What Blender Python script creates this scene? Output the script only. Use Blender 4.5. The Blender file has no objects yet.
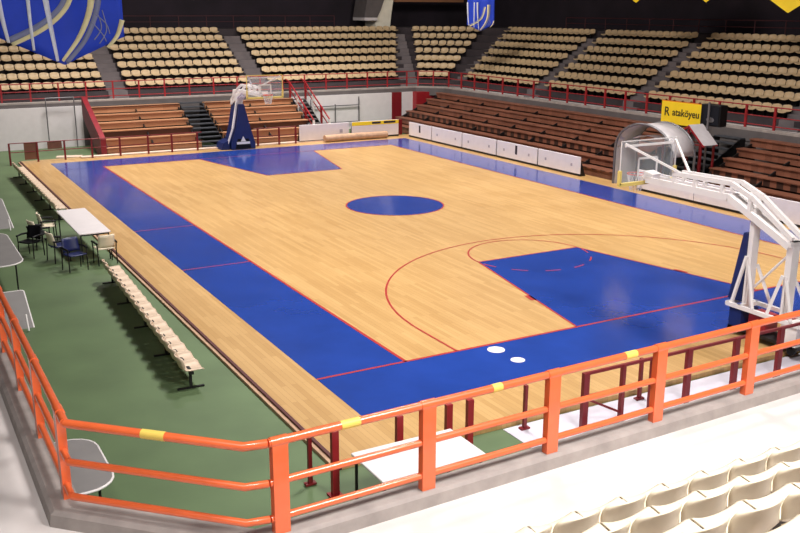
import bpy, math, random
from mathutils import Vector, Matrix
random.seed(7)
C = bpy.context.scene.collection
PI = math.pi

# ------------------------------------------------------------------ camera
CX, CY, CZ = -8.897, -15.592, 6.988
YAW, PIT, ROL, FPX = 0.511717, -0.269474, 0.002919, 931.4
fwd = Vector((math.sin(YAW)*math.cos(PIT), math.cos(YAW)*math.cos(PIT), math.sin(PIT)))
rt0 = Vector((math.cos(YAW), -math.sin(YAW), 0)); up0 = rt0.cross(fwd)
rt = rt0*math.cos(ROL) + up0*math.sin(ROL); up = -rt0*math.sin(ROL) + up0*math.cos(ROL)
cd = bpy.data.cameras.new('camera'); cam = bpy.data.objects.new('camera', cd); C.objects.link(cam)
m = Matrix((rt, up, -fwd)).transposed().to_4x4(); m.translation = (CX, CY, CZ)
cam.matrix_world = m
cd.sensor_width = 36; cd.lens = FPX*36/800; cd.clip_end = 300
bpy.context.scene.camera = cam
def in_view(p, mar=0):
    d = Vector(p) - Vector((CX, CY, CZ)); z = d.dot(fwd)
    if z < .5: return False
    x = 400 + FPX*d.dot(rt)/z; y = 266.5 - FPX*d.dot(up)/z
    return -mar < x < 800+mar and -mar < y < 533+mar

# ------------------------------------------------------------------ world, lamps, exposure
w = bpy.data.worlds.new('hall_air'); bpy.context.scene.world = w; w.use_nodes = True
w.node_tree.nodes['Background'].inputs[0].default_value = (.9, .85, .9, 1)
w.node_tree.nodes['Background'].inputs[1].default_value = .05
vs = bpy.context.scene.view_settings
vs.view_transform = 'Standard'; vs.look = 'None'; vs.gamma = 1; vs.use_curve_mapping = False; vs.exposure = 0.0
def lamp(x, y, z, e, s, col=(1, .96, .93), tx=None, sy=None):
    l = bpy.data.lights.new('flood_or_fill_lamp', 'AREA'); l.energy = e; l.shape = 'RECTANGLE'; l.size = s; l.size_y = sy or s; l.color = col
    o = bpy.data.objects.new('flood_or_fill_lamp', l); C.objects.link(o); o.location = (x, y, z)
    if tx: o.rotation_euler = (Vector(tx)-Vector((x, y, z))).to_track_quat('-Z', 'Y').to_euler()
    return o
for ly in (-1, 7, 15, 23, 31):
    for lx in (1, 13): lamp(lx, ly, 12.3, 620, 1.6).data.spread = 2.0
lamp(-1, -13.5, 11.4, 1750, 3.0, (1, .97, .95), (-1, -9.5, 2.3))  # fill lamp added above the near stand to brighten deck and seat backs
lamp(-9, -13, 11.6, 700, 2.0, (1, .97, .95), (-7.5, -6, 2.3))
for lx in (-1, 9, 18): lamp(lx, 30, 12.2, 700, 2.0, (1, .93, .86), (lx+1, 41, 3.5))
lamp(16, 20, 12.2, 450, 2.0, (1, .92, .86), (28, 20, 4)); lamp(16, 10, 12.2, 550, 2.0, (1, .92, .86), (28, 11, 4))

# ------------------------------------------------------------------ materials
def lin(c):
    return tuple(((v/255)/12.92 if v/255 <= .04045 else ((v/255+.055)/1.055)**2.4) for v in c) + (1,)
MATS = {}
def mat(name, col, rough=.6, metal=0, var=.0, vscale=3, spec=.5, trans=0, alpha=1, coat=0, col2=None):
    if name in MATS: return MATS[name]
    M = bpy.data.materials.new(name); M.use_nodes = True; N = M.node_tree.nodes; L = M.node_tree.links
    b = N['Principled BSDF']; b.inputs['Roughness'].default_value = rough; b.inputs['Metallic'].default_value = metal
    b.inputs['Specular IOR Level'].default_value = spec; b.inputs['Transmission Weight'].default_value = trans
    b.inputs['Alpha'].default_value = alpha; b.inputs['Coat Weight'].default_value = coat; b.inputs['Coat Roughness'].default_value = .1
    tc = N.new('ShaderNodeTexCoord'); nz = N.new('ShaderNodeTexNoise'); nz.inputs['Scale'].default_value = vscale; nz.inputs['Detail'].default_value = 5
    L.new(tc.outputs['Object'], nz.inputs['Vector'])
    r = N.new('ShaderNodeValToRGB'); c = lin(col)
    e = r.color_ramp.elements; e[0].position = .3; e[1].position = .7
    if col2: e[0].color = lin(col2); e[1].color = c
    else:
        e[0].color = tuple(max(0, v*(1-var)) for v in c[:3]) + (1,); e[1].color = tuple(min(1, v*(1+var)) for v in c[:3]) + (1,)
    L.new(nz.outputs['Fac'], r.inputs['Fac']); L.new(r.outputs['Color'], b.inputs['Base Color'])
    MATS[name] = M; return M
def plank_mat(name, c1, c2, c3, rough, pw, pl, rot=0, coord='Object', bumpy=0, coat=0):
    M = bpy.data.materials.new(name); M.use_nodes = True; N = M.node_tree.nodes; L = M.node_tree.links
    b = N['Principled BSDF']; b.inputs['Roughness'].default_value = rough; b.inputs['Coat Weight'].default_value = coat; b.inputs['Coat Roughness'].default_value = .12
    tc = N.new('ShaderNodeTexCoord'); mp = N.new('ShaderNodeMapping'); mp.inputs['Rotation'].default_value = (0, 0, rot)
    L.new(tc.outputs[coord], mp.inputs['Vector'])
    br = N.new('ShaderNodeTexBrick'); br.inputs['Color1'].default_value = lin(c1); br.inputs['Color2'].default_value = lin(c2); br.inputs['Mortar'].default_value = lin(c3)
    br.inputs['Scale'].default_value = 1; br.inputs['Brick Width'].default_value = pl; br.inputs['Row Height'].default_value = pw
    br.inputs['Mortar Size'].default_value = .003; br.inputs['Mortar Smooth'].default_value = .5
    L.new(mp.outputs[0], br.inputs['Vector'])
    nz = N.new('ShaderNodeTexNoise'); nz.inputs['Scale'].default_value = .55; nz.inputs['Detail'].default_value = 6; L.new(mp.outputs[0], nz.inputs['Vector'])
    mx = N.new('ShaderNodeMix'); mx.data_type = 'RGBA'; mx.blend_type = 'MULTIPLY'; mx.inputs[0].default_value = .35
    rp = N.new('ShaderNodeValToRGB'); rp.color_ramp.elements[0].position = .35; rp.color_ramp.elements[1].position = .65
    rp.color_ramp.elements[0].color = (.78, .74, .68, 1); L.new(nz.outputs['Fac'], rp.inputs['Fac'])
    L.new(br.outputs['Color'], mx.inputs[6]); L.new(rp.outputs['Color'], mx.inputs[7]); L.new(mx.outputs[2], b.inputs['Base Color'])
    MATS[name] = M; return M
WOOD = plank_mat('court_parquet', (202, 163, 108), (186, 146, 92), (158, 118, 70), .36, .11, 1.6, PI/2)
BWOOD = plank_mat('bleacher_timber', (186, 138, 104), (172, 122, 88), (80, 45, 30), .5, .3, 3.0)
BWOOD2 = plank_mat('bleacher_timber_red', (138, 88, 68), (120, 74, 56), (60, 38, 30), .5, .3, 3.0, PI/2)
BLUE = mat('court_blue_paint', (34, 66, 150), .24, var=.12, vscale=.8, coat=.5)
RLINE = mat('court_red_line', (170, 52, 52), .35, var=.05)
GREEN = mat('green_floor', (92, 112, 76), .55, var=.14, vscale=.7)
DECK = mat('pale_deck', (216, 208, 204), .7, var=.1, vscale=1.2)
KERB = mat('kerb_concrete', (156, 147, 142), .7, var=.16, vscale=4)
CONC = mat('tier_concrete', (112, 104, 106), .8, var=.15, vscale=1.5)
FASC = mat('fascia_concrete', (96, 90, 90), .8, var=.12, vscale=1.5)
DARKW = mat('dark_wall', (34, 26, 36), .9, var=.3, vscale=.6)
CEIL = mat('dark_ceiling', (40, 34, 40), .9, var=.2)
WHITEW = mat('white_wall_paint', (214, 208, 210), .6, var=.04)
WHITE = mat('white_board', (226, 218, 220), .45, var=.04)
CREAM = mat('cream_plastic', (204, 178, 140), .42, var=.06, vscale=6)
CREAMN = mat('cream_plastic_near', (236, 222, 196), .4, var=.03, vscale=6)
ORANGE = mat('orange_red_paint', (232, 106, 58), .34, var=.06, vscale=5, coat=.6)
RED = mat('red_paint', (152, 30, 38), .45, var=.1, vscale=5)
DRED = mat('dark_red_paint', (120, 22, 30), .45, var=.1, vscale=5)
GREYM = mat('grey_metal', (120, 118, 122), .4, .5)
BLACK = mat('black_plastic', (14, 14, 18), .5, spec=.25)
BLKM = mat('black_metal', (26, 24, 26), .45, .2)
WMET = mat('white_metal', (232, 226, 224), .4)
NAVY = mat('navy_plastic', (24, 34, 84), .45, var=.1)
BCREAM = mat('beige_plastic', (214, 190, 166), .45, var=.08, vscale=4)
DRED2 = mat('deep_red_panel', (126, 22, 34), .55, var=.15)
DIMR = mat('dim_red_paint', (64, 20, 28), .6)
TAPE = mat('yellow_tape', (236, 204, 96), .5)
YEL = mat('yellow_panel', (250, 216, 40), .5, var=.04)
PYEL = mat('pale_yellow_pad', (226, 200, 110), .5, var=.05)
BBLUE = mat('banner_blue_cloth', (28, 66, 204), .7, var=.1, vscale=2)
CLOTHW = mat('banner_white_print', (222, 226, 240), .7, var=.1, vscale=9)
CLOTHC = mat('banner_cream_print', (238, 226, 176), .7, var=.06)
CLOTHG = mat('banner_grey_print', (128, 134, 170), .7, var=.06)
PADB = mat('blue_padding', (18, 36, 92), .5, var=.1)
TABW = mat('white_laminate', (236, 228, 228), .35, var=.03)
TABG = mat('grey_laminate', (136, 132, 130), .5, var=.06)
POLY = mat('grey_polycarbonate', (206, 200, 202), .3, var=.08, alpha=.8)
MATM = mat('beige_mat', (186, 150, 122), .8, var=.15, vscale=5)
GLASS = mat('backboard_glass', (235, 240, 245), .03, spec=.6, alpha=.12)
TIERSHADE = mat('shaded_tier_concrete', (58, 50, 54), .85, var=.2, vscale=1.5)  # tier concrete darkened: shadow between the seat rows put into the colour
DSTEP = mat('dark_steps', (58, 60, 66), .7, var=.2)
NET = mat('white_net', (232, 228, 226), .8)
PALEF = mat('pale_floor_sheet', (206, 200, 210), .5, var=.08)
BRNP = mat('brown_panel', (122, 84, 68), .6, var=.12)

# ------------------------------------------------------------------ mesh helpers
class MB:
    def __init__(s): s.v = []; s.f = []; s.mi = []; s.sm = []
    def add(s, vs, fs, mi=0, sm=False):
        o = len(s.v); s.v += [tuple(v) for v in vs]; s.f += [tuple(i+o for i in f) for f in fs]; s.mi += [mi]*len(fs); s.sm += [sm]*len(fs); return s
    def box(s, x0, x1, y0, y1, z0, z1, mi=0):
        v = [(x, y, z) for z in (z0, z1) for y in (y0, y1) for x in (x0, x1)]
        return s.add(v, [(0, 2, 3, 1), (4, 5, 7, 6), (0, 1, 5, 4), (2, 6, 7, 3), (0, 4, 6, 2), (1, 3, 7, 5)], mi)
    def bbox(s, x0, x1, y0, y1, z0, z1, b=.01, mi=0):      # box with bevelled vertical and top edges
        def ring(i, z): return [(x0+i, y0+b, z), (x0+b, y0+i, z), (x1-b, y0+i, z), (x1-i, y0+b, z), (x1-i, y1-b, z), (x1-b, y1-i, z), (x0+b, y1-i, z), (x0+i, y1-b, z)]
        v = ring(0, z0) + ring(0, z1-b) + [( x*1.0, y*1.0, z1) for x, y, _ in [(x0+b, y0+b, 0)]*2 + [(x1-b, y0+b, 0)]*2 + [(x1-b, y1-b, 0)]*2 + [(x0+b, y1-b, 0)]*2]
        f = [tuple(range(7, -1, -1)), tuple(range(16, 24))]
        for k in (0, 8):
            for i in range(8): f.append((k+i, k+(i+1) % 8, k+8+(i+1) % 8, k+8+i))
        return s.add(v, f, mi)
    def obox(s, c, d, wd, h, t, mi=0, upv=(0, 0, 1)): pass
    def bar(s, p, q, a, b=None, mi=0, upv=(0, 0, 1)):        # rectangular bar p->q, a wide, b high
        b = b or a; p = Vector(p); q = Vector(q); d = (q-p).normalized(); u = Vector(upv)
        if abs(d.dot(u)) > .98: u = Vector((0, 1, 0))
        r = d.cross(u).normalized(); u = r.cross(d)
        v = [P + r*(sx*a/2) + u*(sy*b/2) for P in (p, q) for sx, sy in ((-1, -1), (1, -1), (1, 1), (-1, 1))]
        return s.add(v, [(0, 3, 2, 1), (4, 5, 6, 7), (0, 1, 5, 4), (1, 2, 6, 5), (2, 3, 7, 6), (3, 0, 4, 7)], mi)
    def tube(s, pts, r, n=8, mi=0, closed=False, r2=None):
        pts = [Vector(p) for p in pts]; rings = []
        for i, p in enumerate(pts):
            a = pts[i-1] if (i or closed) else p; b = pts[(i+1) % len(pts)] if (i < len(pts)-1 or closed) else p
            d = (b-a).normalized(); u = Vector((0, 0, 1)) if abs(d.z) < .9 else Vector((0, 1, 0))
            x = d.cross(u).normalized(); y = x.cross(d)
            rr = r if r2 is None else r + (r2-r)*i/(len(pts)-1)
            rings.append([p + x*math.cos(2*PI*k/n)*rr + y*math.sin(2*PI*k/n)*rr for k in range(n)])
        v = [q for R in rings for q in R]; f = []
        m_ = len(pts)
        for i in range(m_ if closed else m_-1):
            j = (i+1) % m_
            for k in range(n): f.append((i*n+k, i*n+(k+1) % n, j*n+(k+1) % n, j*n+k))
        s.add(v, f, mi, True)
        if not closed: s.add(rings[0], [tuple(range(n-1, -1, -1))], mi); s.add(rings[-1], [tuple(range(n))], mi)
        return s
    def prism(s, poly, axis, a0, a1, mi=0):                  # polygon extruded along an axis
        def P(p, a): return {'x': (a, p[0], p[1]), 'y': (p[0], a, p[1]), 'z': (p[0], p[1], a)}[axis]
        n = len(poly); v = [P(p, a0) for p in poly] + [P(p, a1) for p in poly]
        f = [tuple(range(n-1, -1, -1)), tuple(range(n, 2*n))] + [(i, (i+1) % n, n+(i+1) % n, n+i) for i in range(n)]
        return s.add(v, f, mi)
    def sheet(s, grid, t, mi=0, sm=True):                    # thick shell from a grid of points
        nv = len(grid); nu = len(grid[0]); G = [[Vector(p) for p in r] for r in grid]; B = []
        for i in range(nv):
            R = []
            for j in range(nu):
                du = G[i][min(j+1, nu-1)] - G[i][max(j-1, 0)]; dv = G[min(i+1, nv-1)][j] - G[max(i-1, 0)][j]
                n = du.cross(dv); n = n.normalized() if n.length > 1e-9 else Vector((0, 0, 1)); R.append(G[i][j] - n*t)
            B.append(R)
        v = [p for r in G for p in r] + [p for r in B for p in r]; o = nv*nu; f = []
        for i in range(nv-1):
            for j in range(nu-1):
                a, b, c_, d = i*nu+j, i*nu+j+1, (i+1)*nu+j+1, (i+1)*nu+j
                f += [(a, b, c_, d), (o+d, o+c_, o+b, o+a)]
        for j in range(nu-1): f += [(j, o+j, o+j+1, j+1), ((nv-1)*nu+j+1, o+(nv-1)*nu+j+1, o+(nv-1)*nu+j, (nv-1)*nu+j)]
        for i in range(nv-1): f += [((i+1)*nu, o+(i+1)*nu, o+i*nu, i*nu), (i*nu+nu-1, o+i*nu+nu-1, o+(i+1)*nu+nu-1, (i+1)*nu+nu-1)]
        return s.add(v, f, mi, sm)
    def mesh(s, name, mats):
        me = bpy.data.meshes.new(name); me.from_pydata(s.v, [], s.f)
        for m_ in (mats if isinstance(mats, (list, tuple)) else [mats]): me.materials.append(m_)
        me.polygons.foreach_set('material_index', s.mi); me.polygons.foreach_set('use_smooth', s.sm); me.update(); return me
    def obj(s, name, mats, parent=None, loc=None):
        o = bpy.data.objects.new(name, s.mesh(name, mats)); C.objects.link(o)
        if parent: o.parent = parent
        if loc: o.location = loc
        return o
def tag(o, label=None, cat=None, group=None, kind=None):
    if label: o['label'] = label
    if cat: o['category'] = cat
    if group: o['group'] = group
    if kind: o['kind'] = kind
    return o
def thing(name, label, cat, loc=(0, 0, 0), rz=0, group=None):
    o = bpy.data.objects.new(name, None); C.objects.link(o); o.location = loc; o.rotation_euler = (0, 0, rz); o.empty_display_size = .2
    return tag(o, label, cat, group)
def struct(name, mb, mats, parent=None):
    o = mb.obj(name, mats, parent)
    if not parent: o['kind'] = 'structure'
    return o
def dup(root, loc, rz=None, label=None, group=None, scale=None):
    r = root.copy(); C.objects.link(r); r.location = loc
    if rz is not None: r.rotation_euler = (0, 0, rz)
    if scale: r.scale = (scale,)*3
    if label: r['label'] = label
    if group: r['group'] = group
    for ch in list(root.children):
        c = ch.copy(); C.objects.link(c); c.parent = r
        for g in list(ch.children):
            d = g.copy(); C.objects.link(d); d.parent = c
    return r

# ------------------------------------------------------------------ shell
struct('floor', MB().box(-24, 38, -24, 52, -.45, -.10), GREEN)
struct('ceiling', MB().box(-24, 38, -24, 52, 13, 13.3), CEIL)
struct('wall_back', MB().box(-24, 38, 47.2, 47.5, -.1, 13), DARKW)
struct('wall_right', MB().box(33.4, 33.7, -24, 47.2, -.1, 13), DARKW)
struct('wall_left', MB().box(-20.3, -20, -24, 47.2, -.1, 13), DARKW)
struct('wall_front', MB().box(-20, 33.4, -22.3, -22, -.1, 13), DARKW)

# court platform and its painted markings
court = struct('court_floor', MB().box(-3.1, 18.1, -3.4, 31.4, -.10, 0), WOOD)
struct('court_trim', MB().box(-3.16, -3.1, -3.4, 31.4, -.10, .002, 0).box(-3.23, -3.16, -3.4, 31.4, -.1, -.04, 1), [mat('court_edge_dark', (84, 36, 38), .6), MATM])
def flat(mb, poly, z): mb.add([(x, y, z) for x, y in poly], [tuple(range(len(poly)))]); return mb
def rect(mb, x0, x1, y0, y1, z): return flat(mb, [(x0, y0), (x1, y0), (x1, y1), (x0, y1)], z)
b = MB(); z1 = .003
rect(b, -2, 0, -2, 30, z1); rect(b, 15, 17, -2, 30, z1); rect(b, 0, 15, -2, 0, z1); rect(b, 0, 15, 28, 30, z1)
flat(b, [(4.5, 0), (10.5, 0), (9.3, 5.8), (5.7, 5.8)], z1); flat(b, [(5.7, 22.2), (9.3, 22.2), (10.5, 28), (4.5, 28)], z1)
flat(b, [(7.5+1.8*math.cos(2*PI*k/64), 14+1.8*math.sin(2*PI*k/64)) for k in range(64)], z1)
struct('blue_painted_area', b, BLUE, court)
b = MB(); z2 = .006; lw = .05
def arc(mb, cx, cy, r, a0, a1, wd=lw, n=48):
    for k in range(n):
        t0 = a0+(a1-a0)*k/n; t1 = a0+(a1-a0)*(k+1)/n; i, o = r-wd/2, r+wd/2
        flat(mb, [(cx+i*math.cos(t0), cy+i*math.sin(t0)), (cx+o*math.cos(t0), cy+o*math.sin(t0)), (cx+o*math.cos(t1), cy+o*math.sin(t1)), (cx+i*math.cos(t1), cy+i*math.sin(t1))], z2)
def seg(mb, p, q, wd=lw, z=z2):
    dx, dy = q[0]-p[0], q[1]-p[1]; l = math.hypot(dx, dy); nx, ny = -dy/l*wd/2, dx/l*wd/2
    flat(mb, [(p[0]-nx, p[1]-ny), (q[0]-nx, q[1]-ny), (q[0]+nx, q[1]+ny), (p[0]+nx, p[1]+ny)], z)
seg(b, (0, -.02), (0, 28), .07); seg(b, (15, 0), (15, 28)); seg(b, (-2, 0), (17, 0), .07); seg(b, (0, 28), (15, 28))
seg(b, (-2.6, -2.02), (17, -2.02), .05); seg(b, (-2, 9), (0, 9)); seg(b, (-2, 14.3), (0, 14.3))
for s_, y0 in ((1, 0), (-1, 28)):
    seg(b, (4.5, y0), (5.7, y0+s_*5.8)); seg(b, (10.5, y0), (9.3, y0+s_*5.8)); seg(b, (5.7, y0+s_*5.8), (9.3, y0+s_*5.8))
arc(b, 7.5, 14, 1.8, 0, 2*PI)
arc(b, 7.5, 1.575, 6.25, 0, PI); seg(b, (1.25, 0), (1.25, 1.575)); seg(b, (13.75, 0), (13.75, 1.575))
arc(b, 7.5, 5.8, 1.8, 0, PI)
for k in range(6): arc(b, 7.5, 5.8, 1.8, -PI+PI*(k+.25)/6, -PI+PI*(k+.75)/6, n=5)
for s_ in (-1, 1): seg(b, (7.5+s_*2.62, 2.1), (7.5+s_*2.54, 2.5), .16)
struct('red_line_marking', b, RLINE, court)
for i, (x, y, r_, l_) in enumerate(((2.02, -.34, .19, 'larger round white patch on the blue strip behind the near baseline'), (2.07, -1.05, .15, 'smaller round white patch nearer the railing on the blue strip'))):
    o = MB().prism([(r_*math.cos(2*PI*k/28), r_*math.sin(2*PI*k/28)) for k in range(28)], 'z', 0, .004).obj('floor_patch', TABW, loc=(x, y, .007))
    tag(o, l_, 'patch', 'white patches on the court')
o = MB().box(-.0, 14, -6.5, -3.45, -.1, -.085).obj('pale_floor_sheet', PALEF); tag(o, 'pale grey sheet covering the green floor between court end and near balcony', 'floor covering')

# decks round the hall
ZD = 2.15
def ring_poly(off):   # deck edge, corners chamfered; off = metres outward
    c = 1.33
    x0, x1, y0, y1 = -7.6-off, 22.6+off, -8.15-off, 36.15+off; c += off*.59
    return [(x0+c, y0), (x1-c, y0+.72), (x1, y0+c+.72), (x1, y1-c), (x1-c, y1), (x0+c, y1), (x0, y1-c), (x0, y0+c)]
def ring_band(mb, o0, o1, z0, z1, mi=0, flip=False):
    A, B = ring_poly(o0), ring_poly(o1); n = len(A)
    for i in range(n):
        j = (i+1) % n; q = [(*A[i], z0), (*A[j], z0), (*B[j], z1), (*B[i], z1)]
        mb.add(q, [(0, 1, 2, 3) if not flip else (3, 2, 1, 0)], mi)
b = MB(); ring_band(b, .32, 2.6, ZD, ZD, 0, True); ring_band(b, 0, 2.6, ZD-.32, ZD-.32, 0)
struct('balcony_deck', b, DECK)
b = MB(); ring_band(b, 0, 0, 1.98, ZD+.13, 0); ring_band(b, 0, .03, ZD+.13, ZD+.15); ring_band(b, .03, .26, ZD+.15, ZD+.15); ring_band(b, .26, .3, ZD+.15, ZD+.12); ring_band(b, .3, .32, ZD+.12, ZD)
struct('balcony_kerb', b, KERB)
b = MB(); ring_band(b, -.02, -.02, 1.76, 2.2); ring_band(b, -.02, .0, 2.2, 2.2); ring_band(b, -.02, .3, 1.76, 1.76, 0, True)
struct('balcony_fascia', b, FASC)

# tiers (far, corner, right) from row k
NROW = 7; DR = .84; DZ = .455
YF, XR, YN = 38.3, 24.7, -10.2
def zrow(k): return 2.56 + DZ*k
def znear(k): return 2.28 + DZ*k
def tier_line(off):
    """front edge of a tier, off metres behind the front edge of row one"""
    y = YF-.4+off; x = XR-.4+off; s = 60.7-.57+off*math.sqrt(2)*.98
    return [(-13, y), (s-y, y), (x, s-x), (x, -7)]
b = MB()
def tiers(lines_at, mb, zprev=ZD, zrow=zrow):
    for k in range(NROW+1):
        A = lines_at(DR*k); B = lines_at(DR*(k+1) if k < NROW else DR*k+5)
        z = zrow(k) if k < NROW else zrow(NROW)
        z0 = zrow(k-1) if k else zprev-.1
        for i in range(len(A)-1):
            p, q, r_, s_ = A[i], A[i+1], B[i+1], B[i]
            mb.add([(*p, z0), (*q, z0), (*q, z), (*p, z)], [(0, 1, 2, 3)]); mb.add([(*p, z), (*q, z), (*r_, z), (*s_, z)], [(0, 1, 2, 3)])
tiers(tier_line, b); struct('concrete_tiers', b, TIERSHADE)
b = MB(); tiers(lambda off: [(14, YN+.6-off), (-10.5, YN+.6-off)], b, zrow=znear); struct('near_tiers', b, DECK)

# aisle half steps
def aisle(mb, p, d, wd):     # p start on front edge of tier one (centre), d outward unit
    rgt = Vector((-d[1], d[0], 0)); D = Vector((d[0], d[1], 0)); P = Vector((p[0], p[1], 0))
    for k in range(NROW):
        for (o0, z0, z1) in ((DR*k-.28, zrow(k)-.5 if k else ZD, zrow(k)-.25),):
            a = P + D*o0; c_ = a + D*.29
            v = [a-rgt*wd/2, a+rgt*wd/2, c_+rgt*wd/2, c_-rgt*wd/2]
            mb.add([(q.x, q.y, z0) for q in v]+[(q.x, q.y, z1) for q in v], [(0, 1, 5, 4), (1, 2, 6, 5), (2, 3, 7, 6), (3, 0, 4, 7), (4, 5, 6, 7)])
        for (o0, o1, z0, z1) in ((DR*k-.02, DR*(k+1)-.28, zrow(k)-.27, zrow(k)+.012),):
            a = P + D*o0; c_ = P + D*o1
            v = [a-rgt*wd/2, a+rgt*wd/2, c_+rgt*wd/2, c_-rgt*wd/2]
            mb.add([(q.x, q.y, z0) for q in v]+[(q.x, q.y, z1) for q in v], [(0, 1, 5, 4), (1, 2, 6, 5), (2, 3, 7, 6), (3, 0, 4, 7), (4, 5, 6, 7)])
for p, d in (((3.12, YF-.4), (0, 1)), ((11.65, YF-.4), (0, 1)), ((21.75, 37.9), (.38, 1)), ((24.3, 35.95), (1, .38)), ((XR-.4, 27.85), (1, .23)), ((XR-.4, 19.85), (1, .19)), ((XR-.4, 10.4), (1, .12))):
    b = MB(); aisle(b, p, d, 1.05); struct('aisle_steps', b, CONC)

# ------------------------------------------------------------------ seats
def seat_grid(nu, nv):
    prof = [(.235, .235), (.24, .265), (.20, .29), (.08, .275), (-.06, .27), (-.14, .30), (-.175, .38), (-.195, .48), (-.215, .55), (-.225, .575)]
    g = []
    for i in range(nv):
        t = i/(nv-1)*(len(prof)-1); a = min(int(t), len(prof)-2); f = t-a
        y = prof[a][0]*(1-f)+prof[a+1][0]*f; z = prof[a][1]*(1-f)+prof[a+1][1]*f; tt = t/(len(prof)-1)
        wd = .25*(1 - .22*max(0, (tt-.8)/.2)**2 - .12*max(0, (.15-tt)/.15)**2); row = []
        back = min(1, max(0, (tt-.5)/.2))
        for j in range(nu):
            u = -1+2*j/(nu-1)
            row.append((-u*wd, y + back*.075*u*u, z + (1-back)*.045*u*u - .035*u*u*max(0, (tt-.75)/.25)))
        g.append(row)
    return g
near_shell = MB().sheet(seat_grid(11, 19), .012); near_shell.box(-.2, .2, -.12, -.09, .25, .268)
mount = MB().box(-.03, .03, -.12, .1, .03, .262).box(-.09, .09, -.14, .14, 0, .03)
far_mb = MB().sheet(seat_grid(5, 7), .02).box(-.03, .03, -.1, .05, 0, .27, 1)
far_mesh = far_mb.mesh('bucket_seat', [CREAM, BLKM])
ORD = ['bottom', 'second', 'third', 'fourth', 'fifth', 'sixth', 'top']
seats = []   # (pos, rz, section, row)
NTH = ['first', 'second', 'third', 'fourth', 'fifth', 'sixth', 'seventh', 'eighth', 'ninth', 'tenth', 'eleventh', 'twelfth', 'thirteenth', 'fourteenth', 'fifteenth', 'sixteenth', 'seventeenth', 'eighteenth']
def section(name, k, p, q, rz):     # seats from p (left end as seen) to q
    L = math.hypot(q[0]-p[0], q[1]-p[1]); n = max(1, int(L/.53+.3))
    for i in range(n):
        t = (i+.5)/n
        seats.append(((p[0]+(q[0]-p[0])*t, p[1]+(q[1]-p[1])*t, zrow(k)), rz, name, k, i))
for k in range(NROW):
    y = YF+.12+DR*k; xx = XR+.12+DR*k; sk = .34*k
    section('far left section', k, (-4.6, y), (2.55, y), PI); section('outer', k, (-9.9, y), (-4.6, y), PI); section('far middle section', k, (3.7, y), (10.95, y), PI)
    section('far right section', k, (12.2, y), (21.15+.47*k, y), PI)
    hl = 1.0+.23*k; cx_, cy_ = 23.4+.555*k, 37.42+.62*k; r2 = math.sqrt(.5)
    section('corner section', k, (cx_-hl*r2*1.1, cy_+hl*r2*1.1), (cx_+hl*r2, cy_-hl*r2), PI*.75)
    section('side section beside the corner', k, (xx, 35.8+.46*k), (xx, 28.3+.2*k), PI/2)
    section('side section second from the corner', k, (xx, 27.4+.2*k), (xx, 20.3+.16*k), PI/2)
    section('side section above the yellow sign', k, (xx, 19.4+.16*k), (xx, 10.9+.1*k), PI/2)
    section('side section at the right edge', k, (xx, 9.8+.1*k), (xx, 1.3), PI/2)
rest = [s_ for s_ in seats if not in_view((s_[0][0], s_[0][1], s_[0][2]+.4), 12)]
seats = [s_ for s_ in seats if s_ not in rest]
near = []
for k in range(5):
    y = YN+.2-DR*k
    for i in range(28):
        x = -6.2+.53*i+.06*k
        if in_view((x, y-.2, znear(k)+.5), 75): near.append((x, y, k, sum(1 for q in near if q[2] == k)))
        elif k < 4: rest.append(((x, y, znear(k)), 0, 'near', k, 0))
proto = None
for x, y, k, idx in near:
    lab = 'near cream bucket seat at bottom right, %s row, %s from the left' % ({0: 'front', 1: 'second', 2: 'third', 3: 'fourth', 4: 'fifth'}[k], NTH[idx])
    g = 'near stand seats, row %s' % ['one', 'two', 'three', 'four', 'five'][k]
    if proto is None:
        proto = thing('bucket_seat', lab, 'seat', (x, y, znear(k)), 0, g)
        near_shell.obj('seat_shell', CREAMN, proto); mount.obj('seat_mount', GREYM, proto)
    else: dup(proto, (x, y, znear(k)), 0, lab, g)
def depth(p): return (Vector(p)-Vector((CX, CY, CZ))).dot(fwd)
seats.sort(key=lambda s_: depth(s_[0])); NI = 296-len(near)
for (p, rz, sec, k, i) in seats[:NI]:
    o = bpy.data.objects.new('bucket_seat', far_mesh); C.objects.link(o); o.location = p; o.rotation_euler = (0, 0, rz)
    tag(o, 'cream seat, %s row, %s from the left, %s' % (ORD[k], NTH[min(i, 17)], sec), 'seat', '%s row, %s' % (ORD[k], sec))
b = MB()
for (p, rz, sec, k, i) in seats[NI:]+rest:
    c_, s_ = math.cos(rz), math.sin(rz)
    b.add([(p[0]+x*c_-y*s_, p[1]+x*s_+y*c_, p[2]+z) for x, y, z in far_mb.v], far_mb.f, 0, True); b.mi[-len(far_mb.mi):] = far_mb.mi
tag(b.obj('bucket_seat', [CREAM, BLKM]), 'rows of cream plastic seats filling the far stand, its corner and the stand ends', 'seats', kind='stuff')

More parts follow.
